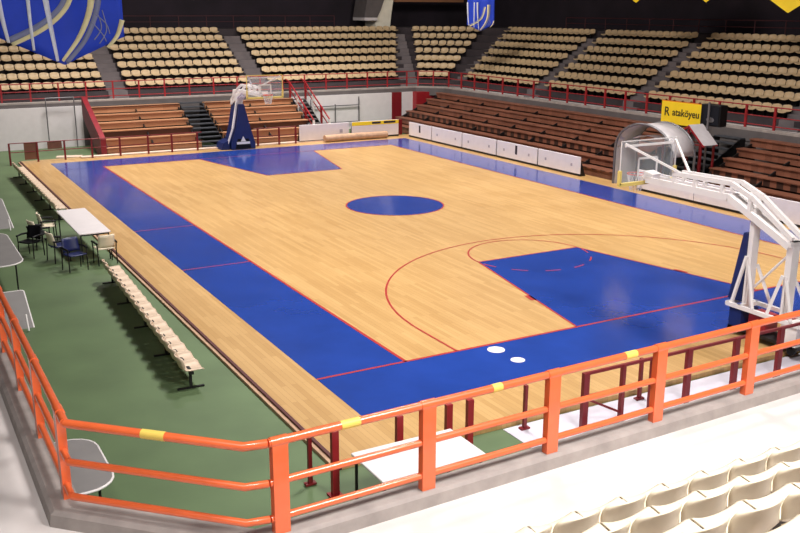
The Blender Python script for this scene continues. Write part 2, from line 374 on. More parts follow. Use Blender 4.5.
# ------------------------------------------------------------------ balcony railings
ZK = ZD+.15
def railing(name, label, pts, step, mts, group=None, start=0, h=.92, pw=.17, rr=.043, foot=False, tags=()):
    root = thing(name, label, 'railing', (*pts[0], ZK), 0, group); o0 = Vector((*pts[0], 0)); P = [Vector((*p, 0))-o0 for p in pts]
    for zz, r_, nm in ((h, rr, 'top_rail'), (.52*h/.92, rr*.85, 'middle_rail'), (.155, rr*.85, 'lower_rail')):
        rl = MB().tube([p+Vector((0, 0, zz)) for p in P], r_, 10).obj(nm, mts, root)
        if nm == 'top_rail': top_rail = rl
    # posts along the polyline
    dist = start; L = [(P[i+1]-P[i]).length for i in range(len(P)-1)]; tot = sum(L); n = 0
    while dist <= tot and n < 60:
        d = dist; i = 0
        while i < len(L)-1 and d > L[i]: d -= L[i]; i += 1
        dr = (P[i+1]-P[i]).normalized(); q = P[i]+dr*d; nr = Vector((-dr.y, dr.x, 0))
        mb = MB(); mb.bar(q, q+Vector((0, 0, h+rr*.3)), pw*.9, pw*.5, upv=tuple(nr))
        mb.tube([q+Vector((0, 0, h))-dr*pw*.5, q+Vector((0, 0, h))+dr*pw*.5], rr*1.18, 10)
        mb.obj('post', mts, root); dist += step; n += 1
    for t in tags:
        p, q, zz = t; MB().tube([Vector((*p, zz))-o0, Vector((*q, zz))-o0], rr*1.06, 10).obj('tape_label', TAPE, top_rail)
    return root
railing('railing', 'orange-red three-bar railing on the near balcony kerb, right of the corner post', [(-6.18, -8.34), (10.0, -7.93)], 1.6, ORANGE, start=.1,
        tags=(((-5.45, -8.322), (-5.25, -8.316), .92), ((-3.7, -8.278), (-3.58, -8.274), .92), ((-1.85, -8.231), (-1.68, -8.226), .92)))
railing('railing', 'orange railing section without posts slanting across the near balcony corner', [(-7.70, -7.02), (-6.40, -8.30), (-6.19, -8.34)], 50, ORANGE, start=90, tags=(((-7.12, -7.591), (-6.95, -7.758), .92),))
railing('railing', 'red-orange three-bar railing running back along the left balcony kerb', [(-7.70, 6.0), (-7.70, -7.0)], 1.56, ORANGE, start=1.77)
railing('railing', 'red railing on the far balcony in front of the far seats', [(-7.7, 36.3), (21.4, 36.3)], 1.40, RED, start=.4, pw=.09, rr=.028)
railing('railing', 'short red railing across the far right balcony corner', [(21.4, 36.3), (22.75, 35.0)], 1.0, RED, start=.1, pw=.09, rr=.028)
railing('railing', 'long red railing on the right side balcony under the seats', [(22.75, 35.0), (22.75, -2.0)], 1.45, RED, start=.4, pw=.12, rr=.028)

# thin railings behind the top rows
def simple_rail(label, p, q, z0, h, n, mts, r_=.025, name='railing', mids=(.55,), group=None):
    root = thing(name, label, 'railing', (*p, z0), 0, group); p0 = Vector((*p, z0)); d = Vector((*q, z0))-p0
    MB().tube([(0, 0, h), d+Vector((0, 0, h))], r_, 8).obj('top_rail', mts, root)
    for m_ in mids: MB().tube([(0, 0, h*m_), d+Vector((0, 0, h*m_))], r_*.8, 8).obj('middle_rail', mts, root)
    for i in range(n):
        a = d*(i/(n-1)); MB().tube([a, a+Vector((0, 0, h))], r_*1.2, 8).obj('post', mts, root)
    return root
simple_rail('dim red railing behind the top row of the side stand', (30.55, 33), (30.55, 5), zrow(7), .75, 16, DIMR)
simple_rail('dim red railing behind the top row of the far stand', (-4, 44.3), (19.5, 44.3), zrow(7), .8, 14, DIMR)

# ------------------------------------------------------------------ far lower wall under the balcony
def wallbox(n, x0, x1, y0, y1, z0, z1, m_): return struct(n, MB().box(x0, x1, y0, y1, z0, z1), m_)
wallbox('wall_far_left', -8, .75, 36.0, 36.12, -.1, 2.02, WHITEW)
wallbox('wall_far_right', 12.6, 19.45, 36.0, 36.12, -.1, 1.98, WHITEW)
wallbox('wall_far_centre', .75, 12.6, 36.0, 36.12, -.1, 2.0, FASC)
wallbox('door_1', 19.45, 20.15, 35.98, 36.12, -.1, 1.98, DRED)
wallbox('trim_1', 20.15, 20.95, 35.98, 36.12, -.1, 1.98, WHITEW)
wallbox('door_2', 20.95, 22.4, 35.5, 36.12, -.1, 1.98, RED)
wallbox('wall_left_lower', -7.8, -7.68, -8, 36, -.1, 1.95, FASC)
wallbox('wall_near_lower', -7.7, 20, -8.4, -8.28, -.1, 1.9, FASC)
wallbox('wall_right_lower', 22.62, 22.8, -7, 35.5, -.1, 1.9, FASC)
wallbox('trim_2', -.4, 12.4, 30.95, 31.35, 0, .06, mat('pale_step', (226, 200, 182), .6))
root = thing('panel_frame', 'grey steel frame of squares standing against the white far wall', 'frame', (13.9, 35.9, -.1))
for a, c_ in (((0, .0), (0, 1.9)), ((1.6, 0), (1.6, 1.55)), ((3.2, 0), (3.2, 1.95))): MB().bar((a[0], 0, a[1]), (c_[0], 0, c_[1]), .05).obj('upright', GREYM, root)
for zz in (.45, 1.45): MB().bar((0, 0, zz), (3.2, 0, zz), .05).obj('crossbar', GREYM, root)
root = thing('panel_frame', 'thin grey goal-like frame standing against the white wall at far left', 'frame', (-1.1, 35.6, -.1))
for x in (0, 1.4): MB().tube([(x, 0, 0), (x, 0, 2.62)], .03).obj('upright', GREYM, root)
MB().tube([(0, 0, 2.62), (1.4, 0, 2.62)], .03).obj('crossbar', GREYM, root)

# ------------------------------------------------------------------ bleachers
def bleacher(label, axis, a0, a1, f, n, run, rise, mats_, group=None, z0=-.1, ends=True, endm=None):
    """benches along x (axis 'x', front y=f) or along y (front x=f)"""
    root = thing('bleacher', label, 'bleacher', ((a0+a1)/2, f, z0) if axis == 'x' else (f, (a0+a1)/2, z0), 0 if axis == 'x' else -PI/2, group)
    L = abs(a1-a0)/2
    for k in range(n):
        y = run*k; z = .42+rise*k
        # seat board, riser board set back under it, foot board
        MB().box(-L, L, y, y+.45, z-.045, z).box(-L, L, y+.06, y+.10, z-rise+.02 if k else .05, z-.045).box(-L, L, y+.40, y+run+.06, z-.07, z-.045).obj('bench', mats_, root)
    npost = max(2, int(2*L/2.4))
    for i in range(npost+1):
        x = -L+.08+(2*L-.16)*i/npost
        MB().prism([(.16, 0), (run*(n-1)+.3, 0), (run*(n-1)+.3, .34+rise*(n-1)), (.16, .34)], 'x', x-.03, x+.03).obj('trestle', BLKM, root)
    return root
bleacher('tiered timber benches at the far end, left of the dark steps', 'x', .95, 5.75, 31.45, 6, .72, .335, BWOOD)
bleacher('tiered timber benches at the far end, right of the dark steps', 'x', 7.15, 12.4, 31.45, 6, .72, .335, BWOOD)
bleacher('long reddish timber bench tiers behind the white boards on the right', 'y', 34.6, 14.0, 18.2, 6, .72, .335, BWOOD2)
bleacher('reddish timber bench tiers at right, beyond the white hoop arm', 'y', 10.3, -4.5, 18.2, 6, .72, .335, BWOOD2)
def steps(label, axis, a0, a1, f, n, run, rise, m_):
    root = thing('stairway', label, 'stairs', ((a0+a1)/2, f, -.1) if axis == 'x' else (f, (a0+a1)/2, -.1), 0 if axis == 'x' else -PI/2)
    L = abs(a1-a0)/2
    for k in range(n): MB().box(-L, L, run*k, run*k+run*.95, rise*(k+1)-.05, rise*(k+1)).obj('tread', m_, root)
    b = MB()
    for x in (-L, L-.04): b.prism([(0, 0), (run*n, 0), (run*n, rise*n-.05), (run*(n-1), rise*n-.05), (0, rise-.05)], 'x', x, x+.04)
    b.obj('stringer', BLKM, root); return root
steps('dark open steps between the two far timber benches', 'x', 5.8, 7.1, 31.5, 11, .39, .19, DSTEP)
steps('dark steps up the side stand behind the loudspeaker pole', 'y', 12.4, 11.0, 19.0, 10, .34, .20, DSTEP)
steps('grey steps up to the balcony at the right end of the far benches', 'x', 12.58, 13.4, 32.4, 10, .34, .20, FASC)
# red end panel of the far benches
o = MB().prism([(31.4, -.1), (32.3, -.1), (35.4, 1.5), (35.4, 2.55), (31.4, .8)], 'x', .64, .9).obj('end_panel', DRED2)
tag(o, 'solid red sloping panel closing the left end of the far benches', 'panel')
for i, x in enumerate((12.5, 13.48)):
    root = thing('handrail', ('left' if not i else 'right') + ' red handrail of the steps right of the far benches', 'handrail', (x, 32.4, -.1))
    MB().tube([(0, 0, 1.1), (0, 3.4, 3.0), (0, 3.9, 3.1)], .04).obj('top_rail', RED, root)
    MB().tube([(0, 0, .7), (0, 3.4, 2.6)], .03).obj('middle_rail', RED, root)
    for j in range(4): MB().box(-.05, .05, 1.1*j-.05, 1.1*j+.05, .2*(j*3)*1.05, 1.1+.61*j).obj('post', RED if j % 2 else WMET, root)

# low railing in front of far benches
root = thing('railing', 'low dark red railing along the far end of the court', 'railing', (-3.62, 30.9, 0))
for x in (-3.62, -2.39, -1.16, .1, 1.44, 2.82, 4.01, 5.33, 8.6, 9.8, 10.75): MB().box(x+3.62-.04, x+3.62+.04, -.04, .04, 0 if x > -3 else -.1, .93).obj('post', DRED, root)
for zz, m_ in ((.92, 0), (.5, 0)):
    MB().tube([(0, 0, zz), (9.2, 0, zz)], .022, 6).obj('rail', DRED, root); MB().tube([(12.0, 0, zz), (14.4, 0, zz)], .022, 6).obj('rail', DRED, root)
MB().box(.65, 1.2, .02, .05, .12, .92).obj('infill_panel', BRNP, root); MB().box(1.7, 2.35, .02, .05, .55, .92).obj('infill_panel', BRNP, root)
o = MB().box(-1.2, 0, -.3, .3, 0, .09).obj('wooden_step', mat('pale_timber', (214, 190, 170), .6)); o.location = (-.2, 31.9, -.1); o.rotation_euler = (0, 0, -.25); tag(o, 'small pale platform lying beside the red end panel', 'step')

# ------------------------------------------------------------------ advertising boards
def letter(body, size, loc, rot, mt, parent, name='lettering', ext=.006, bold=0, align='CENTER'):
    cu = bpy.data.curves.new(name, 'FONT'); cu.body = body; cu.size = size; cu.extrude = ext; cu.align_x = align; cu.align_y = 'CENTER'; cu.offset = bold
    t = bpy.data.objects.new(name, cu); C.objects.link(t); bpy.context.view_layer.update()
    dg = bpy.context.evaluated_depsgraph_get(); me = bpy.data.meshes.new_from_object(t.evaluated_get(dg)); bpy.data.objects.remove(t)
    me.materials.clear(); me.materials.append(mt)
    o = bpy.data.objects.new(name, me); C.objects.link(o); o.parent = parent; o.location = loc; o.rotation_euler = rot; return o
MARK = mat('faded_grey_print', (168, 160, 170), .6); DMARK = mat('dark_print', (46, 36, 46), .6)
def board(label, loc, rz, L, h=.84, marks=(), group='white boards round the court', top=None):
    root = thing('advertising_board', label, 'board', loc, rz, group)
    pn = MB().bbox(-L/2+.015, L/2-.015, -.03, .03, .1, h, .012).obj('panel', WHITE, root)
    MB().box(-L/2+.01, L/2-.01, -.035, .035, .02, .1).obj('bottom_rail', BLKM, root)
    for s_ in (-1, 1): MB().box(s_*(L/2-.03)-.02, s_*(L/2-.03)+.02, .04, .3, 0, .04).prism([(.035, 0), (.3, 0), (.035, h*.8)], 'x', s_*(L/2-.03)-.015, s_*(L/2-.03)+.015).obj('foot', BLKM, root)
    for x, z, wd, hh, m_ in marks: MB().box(x-wd/2, x+wd/2, -.036, -.031, z-hh/2, z+hh/2).obj('printed_mark', m_, pn)
    if top: MB().box(-L/2+.02, L/2-.02, -.036, -.031, h-.22, h-.01).obj('printed_band', top, pn)
    return root
RZ = -PI/2   # boards whose face looks toward -x
xs = 17.55
descr = ['first white board from the far corner on the right sideline, dark upright mark', 'second white board from the far corner on the right sideline',
         'third white board from the far corner on the right sideline', 'fourth white board from the far corner, with a dark upright mark', 'fifth white board from the far corner, beside the canopy']
bnd = [30.5, 28.0, 24.95, 21.85, 18.55, 15.5]
for i in range(5):
    L = bnd[i]-bnd[i+1]; mk = [(-L*.3, .45, .12, .12, MARK), (L*.3, .45, .12, .12, MARK)]
    if i == 0: mk = [(0, .55, .16, .4, DMARK)]
    if i == 3: mk.append((0, .55, .16, .42, DMARK))
    board(descr[i], (xs, (bnd[i]+bnd[i+1])/2, 0), RZ, L-.06, marks=mk)
for i, (ya, yb) in enumerate(((12.0, 9.0), (9.0, 6.0), (6.0, 3.0), (3.0, 0.0), (0, -3))):
    board(['white board behind the glass backboard, right of the canopy', 'white board behind the hoop arm', 'white board right of the hoop arm bend', 'white board at the right edge of the picture', 'white board past the right edge'][i],
          (xs, (ya+yb)/2, 0), RZ, 3.0, marks=((-.9, .45, .1, .12, MARK), (.9, .45, .1, .12, MARK)))
b1 = board('plain white board at the far end of the court, left of the yellow-topped one', (12.5, 31.0, 0), 0, 3.0, .95, marks=((1.0, .5, .18, .2, MARK),))
b2 = board('white board with a yellow top band at the far end corner', (15.65, 31.0, 0), 0, 3.0, .95, top=YEL)
for x, wd in ((.05, .55), (.9, .75)): MB().box(x-wd/2, x+wd/2, -.042, -.037, .78, .9).obj('printed_mark', DMARK, b2)
o = MB().tube([(12.3, 30.55, .2), (14.2, 30.6, .21), (16.15, 30.6, .2)], .19, 16).obj('rolled_mat', MATM)
tag(o, 'long beige rolled-up mat lying in front of the far end boards', 'mat')
o = MB().box(-.4, .4, -.15, .15, 0, .95).obj('red_cabinet', DRED); o.location = (17.35, 31.8, -.1); tag(o, 'dark red cabinet between the boards in the far right corner', 'cabinet')

# ------------------------------------------------------------------ yellow sign, loudspeaker
sg = thing('sponsor_sign', 'yellow rectangular sign hung on the side balcony rail', 'sign', (22.35, 14.5, 2.06), RZ)
MB().bbox(-1.28, 1.25, -.05, .05, 0, .98, .01).obj('panel', YEL, sg); MB().box(-1.3, 1.27, -.04, .06, .97, 1.02).obj('top_edge', mat('orange_edge', (226, 130, 30), .5), sg)
DK = mat('dark_lettering', (36, 30, 24), .6)
letter('R', .55, (-.93, -.055, .52), (PI/2, 0, 0), DK, sg, bold=.006); letter('atak\u00f6yeu', .44, (.2, -.055, .52), (PI/2, 0, 0), DK, sg, bold=.006)
sp = thing('loudspeaker', 'black loudspeaker cabinet on the pole beside the yellow sign', 'loudspeaker', (20.2, 10.75, 2.55), RZ)
MB().bbox(-.55, .45, -.22, .22, 0, .84, .03).obj('cabinet', BLACK, sp); MB().box(-.35, .4, -.24, -.221, .06, .78).obj('grille', mat('speaker_grille', (22, 24, 32), .8, spec=.2), sp)
MB().prism([(.2*math.cos(k*PI/8), .25+.1*math.sin(k*PI/8)) for k in range(16)], 'y', -.25, -.241).obj('badge', GREYM, sp)
pl = thing('pole', 'thin grey pole holding the black loudspeaker', 'pole', (19.85, 10.75, -.1))
MB().tube([(0, 0, 0), (0, 0, 3.6)], .045, 10).obj('mast', GREYM, pl); MB().tube([(0, 0, 0), (0, 0, .05)], .12, 16).obj('base', GREYM, pl)
MB().box(0, .16, -.03, .03, 2.9, 2.96).obj('bracket', GREYM, pl)

# ------------------------------------------------------------------ canopy
cn = thing('canopy', 'grey arched translucent canopy over the players entrance', 'canopy', (17.7, 12.0, -.1))
def arch(n=16):
    pts = [(1.6, 0), (1.6, 1.6)]
    for k in range(1, n): a = PI*k/n; pts.append((1.6*math.cos(a), 1.6+1.12*math.sin(a)))
    return pts + [(-1.6, 1.6), (-1.6, 0)]
A = arch()
MB().sheet([[(x, y, z) for (y, z) in A[1:-1]] for x in (0, .6, 1.2)], .02).obj('roof_sheet', POLY, cn)
MB().box(0, 1.2, 1.58, 1.6, 0, 1.6).obj('side_panel', POLY, cn)
for x in (0, 1.2): MB().tube([(x, y, z) for y, z in A], .05, 8).obj('arch_frame', GREYM, cn)
MB().sheet([[(.3+.0*t, 1.1*math.cos(a), 1.6+.65*math.sin(a)) for a in [PI*.25+PI*.35*j/6 for j in range(7)]] for t in (0, 1)][:0] or [[(.25+.6*t, 1.1*math.cos(PI*.2+PI*.45*j/6), 1.75+.5*math.sin(PI*.2+PI*.45*j/6)) for j in range(7)] for t in (0, .5, 1)], .02).obj('lining_panel', WHITE, cn)
for y in (-1.6, 1.6, 0): MB().tube([(1.2, y, 0), (1.2, y, 1.6 if y else 2.7)], .035).obj('upright', GREYM, cn)
gc = thing('gable_roof', 'small red-framed gable roof with white panels behind the arched canopy', 'roof', (19.1, 11.0, -.1))
for x in (0, .7):
    for y, h_ in ((-.7, 2.05), (1.3, 1.8), (0, 2.6)): MB().box(x-.035, x+.035, y-.035, y+.035, 0, h_).obj('post', DRED, gc)
    MB().bar((x, -.85, 1.95), (x, 0, 2.68), .07).obj('rafter', RED, gc); MB().bar((x, 1.3, 1.75), (x, 0, 2.68), .07).obj('rafter', RED, gc); MB().bar((x, -.7, 2.0), (x, 1.1, 1.95), .05).obj('tie_beam', DRED, gc)
MB().sheet([[(x, 1.3, 1.8), (x, 0, 2.73), (x, -.85, 2.0)] for x in (-.02, .75)], .02, sm=False).obj('roof_panel', POLY, gc)

# ------------------------------------------------------------------ hoops
RIMR = mat('rim_orange', (214, 70, 40), .4)
def hoop(label, loc, rz, far=False):
    R_ = thing('basketball_hoop', label, 'basketball hoop', loc, rz)
    MB().box(-.9, .9, -.012, .012, 2.9, 3.95).obj('backboard', GLASS, R_)
    fr = MB()
    for a, c_ in (((-.9, 2.9), (-.9, 3.95)), ((.9, 2.9), (.9, 3.95)), ((-.9, 3.95), (.9, 3.95)), ((-.9, 2.9), (.9, 2.9))): fr.bar((a[0], 0, a[1]), (c_[0], 0, c_[1]), .035 if far else .022)
    fr.obj('board_frame', PYEL if far else WMET, R_)
    pd = MB().box(-.92, .92, -.045, .045, 2.86, 2.94).box(-.93, -.87, -.045, .045, 2.9, 3.25).box(.87, .93, -.045, .045, 2.9, 3.25); pd.obj('board_padding', PYEL, R_)
    tg = MB()
    for a, c_ in (((-.3, 3.05), (-.3, 3.5)), ((.3, 3.05), (.3, 3.5)), ((-.3, 3.5), (.3, 3.5)), ((-.3, 3.05), (.3, 3.05))): tg.bar((a[0], .015, a[1]), (c_[0], .015, c_[1]), .05, .012, upv=(0, 1, 0))
    tg.obj('target_square', WMET, R_)
    cy = .38; rm = [(.225*math.cos(2*PI*k/24), cy+.225*math.sin(2*PI*k/24), 3.05) for k in range(24)]
    rim_ = MB().tube(rm, .012, 6, closed=True).bar((0, .02, 3.0), (0, .17, 3.04), .12, .05).obj('rim', RIMR, R_)
    nt = MB()
    for k in range(12):
        for s_ in (-1, 1):
            P_ = [((.225-.09*t)*math.cos(2*PI*(k+s_*1.5*t)/12), cy+(.225-.09*t)*math.sin(2*PI*(k+s_*1.5*t)/12), 3.04-.42*t) for t in (0, .33, .66, 1)]
            nt.tube(P_, .006, 4)
    nt.obj('net', NET, rim_)
    # arm: lower twin beams, upper beams with short uprights, bend down to the rear tower
    low = [(-.15, 3.0), (-2.7, 3.0), (-3.35, 2.72), (-4.4, 2.25)]; upr = [(-1.0, 3.28), (-2.75, 3.32), (-3.35, 3.1), (-4.45, 2.42)]
    for nm, pr_, th in (('lower_arm_beam', low, .15), ('upper_arm_beam', upr, .10)):
        mb = MB()
        for x in (-.16, .16):
            for i in range(3): mb.bar((x, *pr_[i]), (x, *pr_[i+1]), .09, th)
        mb.obj(nm, WMET, R_)
    mb = MB()
    for x in (-.16, .16):
        for y, a, c_ in ((-1.05, 3.0, 3.3), (-1.7, 3.0, 3.32), (-2.5, 3.0, 3.32), (-3.3, 2.7, 3.1)): MB().bar((x, y, a), (x, y, c_), .08).obj('arm_upright', WMET, R_)
    for y, z in ((-.9, 3.0), (-2.7, 3.02), (-3.4, 2.7), (-4.4, 2.3)): MB().bar((-.2, y, z), (.2, y, z), .1).obj('arm_cross_member', WMET, R_)
    mb = MB()
    mb.bar((-.82, -.04, 3.9), (-.12, -1.25, 3.3), .05); mb.bar((.82, -.04, 3.9), (.12, -1.25, 3.3), .05); mb.bar((-.82, -.05, 3.84), (.82, -.05, 3.84), .05)
    mb.bar((0, -.02, 3.1), (0, -.3, 3.05), .3, .2)
    mb.obj('board_brace', WMET, R_)
    if not far:
        MB().box(-.1, .1, -3.42, -3.3, .72, 2.85).prism([(-.14, 1.75), (.14, 1.75), (.16, .72), (-.16, .72)], 'y', -3.38, -3.34).obj('front_tower', WMET, R_)
        MB().bar((-.14, -3.33, 1.8), (-.26, -3.15, .72), .06).bar((.14, -3.33, 1.8), (.26, -3.15, .72), .06).bar((.14, -3.4, 1.6), (.3, -3.75, .72), .06).bar((-.14, -3.4, 1.6), (-.3, -3.75, .72), .06).obj('front_strut', WMET, R_)
        MB().box(-.11, .11, -4.45, -4.3, .72, 2.35).prism([(-.14, 1.6), (.14, 1.6), (.18, .72), (-.18, .72)], 'y', -4.4, -4.36).obj('rear_tower', WMET, R_)
        MB().bar((.14, -4.3, 1.6), (.26, -4.1, .72), .07).bar((-.14, -4.3, 1.6), (-.26, -4.1, .72), .07).bar((.14, -4.4, 1.5), (.32, -4.75, .72), .06).bar((-.14, -4.4, 1.5), (-.32, -4.75, .72), .06).obj('rear_strut', WMET, R_)
        MB().tube([(0, -3.3, .9), (0, -4.3, 2.05)], .03).obj('hydraulic_ram', WMET, R_)
        MB().prism([(-3.18, 2.3), (-3.29, 2.3), (-3.29, .75), (-2.92, .75), (-2.98, 1.1)], 'x', -.13, .13).obj('tower_padding', PADB, R_)
        bs = MB()
        for x in (-.29, .29): bs.bar((x, -3.05, .68), (x, -4.95, .68), .07, .09)
        for y in (-3.05, -3.38, -4.38, -4.95): bs.bar((-.31, y, .68), (.31, y, .68), .07, .09)
        bs.obj('base_frame', WMET, R_)
        MB().box(-.28, .28, -4.9, -4.5, .2, .64).obj('ballast_box', WMET, R_)
        MB().box(-.2, .2, -4.05, -3.6, .25, .62).obj('pump_box', RED, R_)
        MB().box(-.27, .27, -3.45, -3.12, .2, .6).obj('base_pad', PADB, R_)
        tr = MB().box(-.28, .28, -4.95, -3.12, .14, .2).obj('trolley', BLKM, R_)
        for x in (-.24, .24):
            for y in (-3.2, -4.8): MB().tube([(x-.04, y, .1), (x+.04, y, .1)], .1, 14).obj('wheel', BLACK, tr)
        MB().add([(-.16, -2.7, 3.07), (.16, -2.7, 3.07), (.16, -3.35, 2.79), (-.16, -3.35, 2.79), (-.16, -4.4, 2.32), (.16, -4.4, 2.32)]+[(-.16, -2.7, 3.03), (.16, -2.7, 3.03), (.16, -3.35, 2.75), (-.16, -3.35, 2.75), (-.16, -4.4, 2.28), (.16, -4.4, 2.28)],
                 [(0, 1, 2, 3), (3, 2, 5, 4), (7, 6, 9, 8), (8, 9, 10, 11), (0, 6, 7, 1), (4, 5, 11, 10), (0, 3, 9, 6), (3, 4, 10, 9), (1, 7, 8, 2), (2, 8, 11, 5)]).obj('arm_cover', WMET, R_)
    else:
        MB().prism([(-.66, 0), (-.66, .3), (-.42, 1.1), (-.12, 2.3), (.12, 2.3), (.36, 1.1), (.6, .3), (.6, 0)], 'y', -4.5, -3.3).obj('tower_padding', PADB, R_)
        MB().prism([(-.12, 2.3), (.12, 2.3), (.2, 2.7), (.16, 3.0), (-.16, 3.0), (-.2, 2.7)], 'y', -4.1, -3.5).obj('tower_head', WMET, R_)
        MB().prism([(-.42, .05), (.42, .05), (.3, .55), (-.3, .55)], 'y', -3.3, -3.28).obj('base_opening', BLACK, R_)
        MB().prism([(-.14, .42), (.14, .42), (0, .68)], 'y', -3.28, -3.26).box(-.35, .35, -3.28, -3.26, .28, .4).obj('white_emblem', WMET, R_)
        MB().bar((.12, -3.5, 2.8), (.5, -3.4, 1.1), .09).bar((.5, -3.4, 1.1), (.8, -3.6, .1), .09).obj('side_strut', WMET, R_)
        MB().prism([(.66, 0), (1.1, 0), (1.0, .35), (.66, .5)], 'y', -4.4, -3.5).obj('ballast_box', PADB, R_)
    return R_
hoop('white wheeled basketball hoop with clear backboard at near right', (7.5, 1.2, .003), 0)
hoop('blue-padded basketball hoop at the far end of the court', (7.5, 26.8, .003), PI, True)

# ------------------------------------------------------------------ tables
def table(label, loc, rz, L, W, h, m_, legm, group=None):
    t = thing('table', label, 'table', loc, rz, group)
    MB().bbox(-L/2, L/2, -W/2, W/2, h-.035, h, .01).obj('tabletop', m_, t)
    fr = MB()
    for y in (-W/2+.06, W/2-.06): fr.bar((-L/2+.06, y, h-.06), (L/2-.06, y, h-.06), .03, .05)
    for x in (-L/2+.06, L/2-.06): fr.bar((x, -W/2+.06, h-.06), (x, W/2-.06, h-.06), .03, .05)
    fr.obj('apron', legm, t)
    for x in (-1, 1):
        for y in (-1, 1): MB().bar((x*(L/2-.06), y*(W/2-.06), 0), (x*(L/2-.06), y*(W/2-.06), h-.035), .035).obj('leg', legm, t)
    return t
table('long white scorers table on the green floor beside the court', (-3.76, 13.4, -.1), PI/2, 3.7, .9, .85, TABW, BLKM)
table('white table with black legs seen through the near railing', (-2.6, -4.95, -.1), 0, 1.72, .98, .85, TABW, BLKM)
def grey_table(label, loc, L, W, h, cham, tilt=0, legs=True):
    t = thing('table', label, 'table', loc, 0, 'grey rounded tables along the left wall')
    pts = []
    for sx, sy, a0 in ((1, 1, 0), (-1, 1, PI/2), (-1, -1, PI), (1, -1, 3*PI/2)):
        for k in range(6):
            a = a0+PI/2*k/5; pts.append((sx*(W/2-cham)+cham*math.cos(a), sy*(L/2-cham)+cham*math.sin(a)))
    top = MB().prism(pts, 'z', h-.03, h).obj('tabletop', TABG, t)
    rim = MB().tube([(x, y, h-.015) for x, y in pts], .02, 6, closed=True).obj('table_edge', WMET, t)
    if tilt:
        for o in (top, rim): o.rotation_euler = (tilt, 0, 0); o.location = (0, h*math.sin(tilt)*.9, h*(1-math.cos(tilt))-.38)
    if legs:
        for x in (-1, 1):
            for y in (-1, 1): MB().tube([(x*(W/2-.2), y*(L/2-.35), 0), (x*(W/2-.2), y*(L/2-.35), h-.03)], .02).obj('leg', BLKM, t)
    else:
        for x in (-1, 1): MB().tube([(x*(W/2-.15), -L/2+.05, .03), (x*(W/2-.15), -L/2+.3, .35)], .02).obj('leg', WMET, t)
    return t
grey_table('grey round-cornered table at the left edge, between leaning tops', (-6.62, 10.9, -.1), 4.0, 1.2, .85, .55)
grey_table('grey tabletop tilted to the floor near the left railing', (-6.75, 6.75, -.1), 1.7, .9, .6, .06, .42, False)
grey_table('grey tabletop tilted at the far left edge of the picture', (-5.75, 18.3, -.1), 3.2, .9, .6, .08, .2, False)
grey_table('grey round-cornered table under the near left railing corner', (-7.08, -2.9, -.1), 1.75, .9, .85, .4)

# ------------------------------------------------------------------ benches of joined seats
bs_grid = seat_grid(7, 11)
bench_shell = MB().sheet([[(x, y, z-.28) for x, y, z in r] for r in bs_grid], .02).mesh('seat_shell', BCREAM)
def seat_bench(label, x, y0, y1, n, rz):
    L = abs(y1-y0); t = thing('team_bench', label, 'bench', (x, (y0+y1)/2, -.1), rz)
    MB().bar((-L/2, 0, .36), (L/2, 0, .36), .07, .05).obj('beam', BLKM, t)
    for i in range(n):
        s_ = bpy.data.objects.new('seat', bench_shell); C.objects.link(s_); s_.parent = t; s_.location = (-L/2+L*(i+.5)/n, 0, .385)
        s_.scale = (L/n/.53, 1.05, 1.0)
    for i in range(max(3, n//3)):
        xx = -L/2+.15+(L-.3)*i/(max(3, n//3)-1)
        MB().bar((xx, 0, .03), (xx, 0, .35), .05).bar((xx, -.26, .02), (xx, .26, .02), .05, .03).obj('leg', BLKM, t)
    return t
seat_bench('row of joined cream seats on the green floor, nearer the camera', -4.05, .85, 9.2, 16, -PI/2-.04)
seat_bench('row of joined cream seats at the far left of the court', -3.72, 17.6, 27.6, 19, -PI/2)

# ------------------------------------------------------------------ armchairs round the scorers table
def armchair(label, loc, rz, seatm, padm):
    t = thing('armchair', label, 'chair', loc, rz, 'chairs beside the scorers table')
    g = [[(-.25+.5*j/6, .24-.44*i/5, .44+.02*(2*abs(j-3)/6)**2-.015*math.sin(PI*i/5)) for j in range(7)] for i in range(6)]
    MB().sheet(g, .03).obj('seat', padm, t)
    g = [[((-.25+.5*j/6)*(1-.08*i/5), -.22-.10*i/5+.06*(2*abs(j-3)/6)**2, .5+.38*i/5) for j in range(7)] for i in range(6)]
    MB().sheet(g, .03).obj('backrest', seatm, t)
    for s_ in (-1, 1):
        MB().tube([(s_*.28, -.25, .64), (s_*.29, .0, .66), (s_*.28, .22, .64)], .03, 8).obj('armrest', BLACK, t)
        for y in (-.22, .2): MB().tube([(s_*.27, y*1.1, 0), (s_*.265, y, .45), (s_*.28, y, .64)], .018, 6).obj('leg', BLKM, t)
    return t
armchair('black and cream armchair farthest from the table end', (-4.95, 14.0, -.1), -PI/2+.3, CREAMN, BLACK)
armchair('navy armchair with cream back beside the table corner', (-4.72, 12.1, -.1), -PI/2+.25, CREAMN, NAVY)
armchair('dark armchair leftmost of the group', (-5.35, 13.0, -.1), 2.3, BLACK, BLACK)
armchair('blue armchair nearest the camera, at the table end', (-4.5, 10.85, -.1), .25+PI, NAVY, NAVY)
armchair('cream armchair pushed under the near end of the table', (-3.6, 11.2, -.1), .1, CREAMN, CREAMN)
armchair('cream armchair at the far end of the table side', (-4.55, 14.95, -.1), -PI/2, CREAMN, CREAMN)

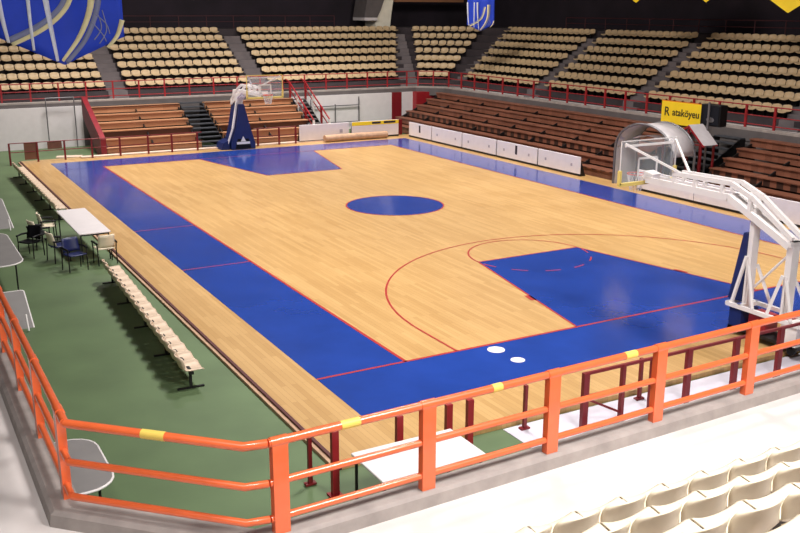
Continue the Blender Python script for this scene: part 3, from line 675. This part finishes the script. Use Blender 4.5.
# ------------------------------------------------------------------ posts and fence near the near baseline
for i, (x, lab) in enumerate(((-3.55, 'thick red post behind the left end of the white table'), (-2.45, 'red post standing behind the middle of the white table'), (-1.55, 'red post behind the right half of the white table'), (-1.15, 'red post just past the right end of the white table'))):
    p_ = thing('post', lab, 'post', (x, -4.1, -.1), 0, 'red posts behind the white table'); MB().box(-.055, .055, -.04, .04, 0, 1.07).obj('shaft', RED, p_)
    MB().box(-.1, .1, -.1, .1, 0, .03).obj('foot_plate', RED, p_)
for x, lab in ((-3.75, 'thin dark red post at the court corner beside the thick one'), (.33, 'thin dark red post at the edge of the pale floor sheet'), (3.0, 'thin dark red post with a foot standing behind the low fence')):
    p_ = thing('post', lab, 'post', (x, -3.62, -.08), 0, 'thin posts at the court end'); MB().box(-.03, .03, -.03, .03, 0, .82).obj('shaft', DRED, p_)
    MB().box(-.09, .09, -.05, .05, 0, .03).obj('foot_plate', DRED, p_)
fn = thing('fence', 'low dark red fence with top and middle rails behind the near railing', 'fence', (1.2, -4.15, -.085))
MB().bar((0, 0, 1.05), (11, 0, 1.05), .05).obj('top_rail', DRED, fn); MB().bar((0, 0, .62), (11, 0, .62), .045).obj('middle_rail', DRED, fn)
for i, x in enumerate((0, .85, 1.55, 2.45, 3.7, 4.95, 6.2, 7.5)): MB().box(x-(.06 if i in (0, 3, 4, 5) else .035), x+(.06 if i in (0, 3, 4, 5) else .035), -.04, .04, 0, 1.07).obj('post', DRED, fn)
MB().bar((0, 0, .6), (.85, 0, .15), .04).bar((0, -.2, .15), (.85, -.2, .15), .05).obj('brace', DRED, fn)

# ------------------------------------------------------------------ banners
def ruffle(x, z): return .06*math.sin(x*3.1+z*.8)+.03*math.sin(x*7+1)
def banner(label, loc, rz=0, scale=1):
    t = thing('banner', label, 'banner', loc, rz, 'blue cloth banners'); t.scale = (scale,)*3
    # local px frame: x = (px-64)/47.6 m, z = (65-py)/47.6 m
    S_ = 47.6
    def P_(px, py, off=0): x = (px-64)/S_; z = (65-py)/S_; return (x, ruffle(x, z)-off, z)
    def low(px): return 37+28*(1-abs(px-64)/61)
    g = []
    for i in range(13):
        row = []
        for j in range(25):
            px = 3+122*j/24; f = i/12; py = low(px)*(1-f) + (-75)*f; row.append(P_(px, py))
        g.append(row)
    MB().sheet(g, .012).obj('cloth', BBLUE, t)
    def stripe(pts, w0, w1, m_, name='printed_stripe', off=.012):
        # smooth sampled polyline
        n = 18; Q = []
        for i in range(n+1):
            tt = i/n*(len(pts)-1); a = min(int(tt), len(pts)-2); f = tt-a
            p0 = pts[max(a-1, 0)]; p1 = pts[a]; p2 = pts[a+1]; p3 = pts[min(a+2, len(pts)-1)]
            Q.append(tuple(.5*((2*p1[c]) + (-p0[c]+p2[c])*f + (2*p0[c]-5*p1[c]+4*p2[c]-p3[c])*f*f + (-p0[c]+3*p1[c]-3*p2[c]+p3[c])*f**3) for c in (0, 1)))
        g = []
        for i, q in enumerate(Q):
            a = Q[max(i-1, 0)]; c_ = Q[min(i+1, n)]; dx, dy = c_[0]-a[0], c_[1]-a[1]; l = math.hypot(dx, dy); w_ = (w0+(w1-w0)*i/n)/2
            g.append([P_(q[0]-dy/l*w_*s_, q[1]+dx/l*w_*s_, off) for s_ in (1, 0, -1)])
        MB().sheet(g, .004).obj(name, m_, t)
    stripe([(12, 40), (40, 27), (62, 11), (72, -6), (80, -40)], 6, 7, CLOTHG, off=.010); stripe([(15, 44), (42, 31), (64, 15), (76, -4), (84, -40)], 4, 5, CLOTHC, off=.016)
    stripe([(66, 63), (86, 40), (99, 12), (103, -12), (104, -50)], 4, 7, CLOTHG, off=.010); stripe([(62, 61), (80, 38), (92, 12), (96, -12), (96, -50)], 3, 9, CLOTHC, off=.016)
    stripe([(108, 48), (118, 36), (124, 20)], 3, 5, CLOTHC)
    for pp, a, c_ in (([(12, 42), (8, 15), (5, -20), (3, -60)], 3, 7), ([(35, 50), (34, 20), (34, -20), (34, -60)], 2.5, 5), ([(57, 61), (53, 25), (50, -10), (48, -60)], 3, 8)): stripe(pp, a, c_, CLOTHW, off=.02)
    for pp in ([(95, 40), (103, 28), (100, 12)], [(100, 44), (108, 30), (105, 10)], [(94, 22), (104, 35), (107, 42)], [(98, 14), (108, 24), (111, 34)]): stripe(pp, 1.2, 1.0, CLOTHG, 'printed_net')
    MB().tube([(-1.35, 0, 2.95), (1.35, 0, 2.95)], .03).obj('hanging_bar', GREYM, t)
    for x in (-1.2, 1.2): MB().tube([(x, 0, 2.95), (x, 0, (13-loc[2])/scale)], .008, 5).obj('cord', GREYM, t)
    return t
banner('large blue cloth banner with white and cream curves hanging at top left', (-5.13, 6.0, 5.80), -.08)
banner('smaller blue banner hanging before the dark wall above the far corner', (23.95, 33.0, 5.72), -.5, .64)
def pennant(label, loc, r_):
    t = thing('pennant', label, 'pennant', loc, 0, 'yellow pennants above the side stand')
    MB().prism([(-r_, r_*.55), (0, 0), (r_, r_*.55), (r_, r_*1.7), (0, r_*2.25), (-r_, r_*1.7)], 'x', -.01, .01).obj('cloth', YEL, t)
    pts = []
    for k in range(20): a = 2*PI*k/20; q = r_*(.16+.07*(k % 2)); pts.append((q*math.cos(a), r_*.75+q*math.sin(a)))
    MB().prism(pts, 'x', -.02, -.011).obj('printed_emblem', mat('orange_print', (226, 120, 60), .6), t)
    MB().box(-.02, -.011, r_*.55, r_*.85, r_*.9, r_*1.1).obj('printed_mark', DMARK, t)
    for y in (-r_*.6, r_*.6): MB().tube([(0, y, r_*1.9), (0, y, 13-loc[2])], .01, 5).obj('cord', GREYM, t)
pennant('yellow hexagonal pennant hanging at the top right corner', (25, 11.69, 6.88), 1.15)
pennant('yellow pennant tip, second from the right along the top edge', (25, 16.22, 7.33), 1.0)
pennant('yellow pennant tip, third from the right along the top edge', (25, 20.79, 7.33), 1.0)

# pale concrete buttress and beam at the far wall
bt = MB()
bt.prism([(22.85, 5.4), (24.0, 5.4), (24.12, 6.5), (24.3, 7.6), (24.7, 9.5), (24.3, 9.5), (23.43, 7.6), (23.15, 6.9), (22.88, 6.45)], 'y', 44.6, 46.2)
struct('trim_3', bt, mat('pale_plaster', (238, 232, 214), .7, var=.05))
struct('trim_4', MB().prism([(21.88, 6.4), (22.9, 6.4), (23.2, 6.95), (23.45, 7.6), (24.3, 9.5), (22.6, 9.5), (22.1, 7.6)], 'y', 44.4, 46.2), FASC)
struct('trim_5', MB().box(21.84, 22.87, 44.3, 46.1, 6.22, 6.42), WHITEW)  # lit underside of the slab, its brightness painted as a white strip
struct('trim_6', MB().box(24.6, 30.5, 45.0, 45.3, 7.5, 7.9), mat('brown_beam', (150, 104, 74), .6))
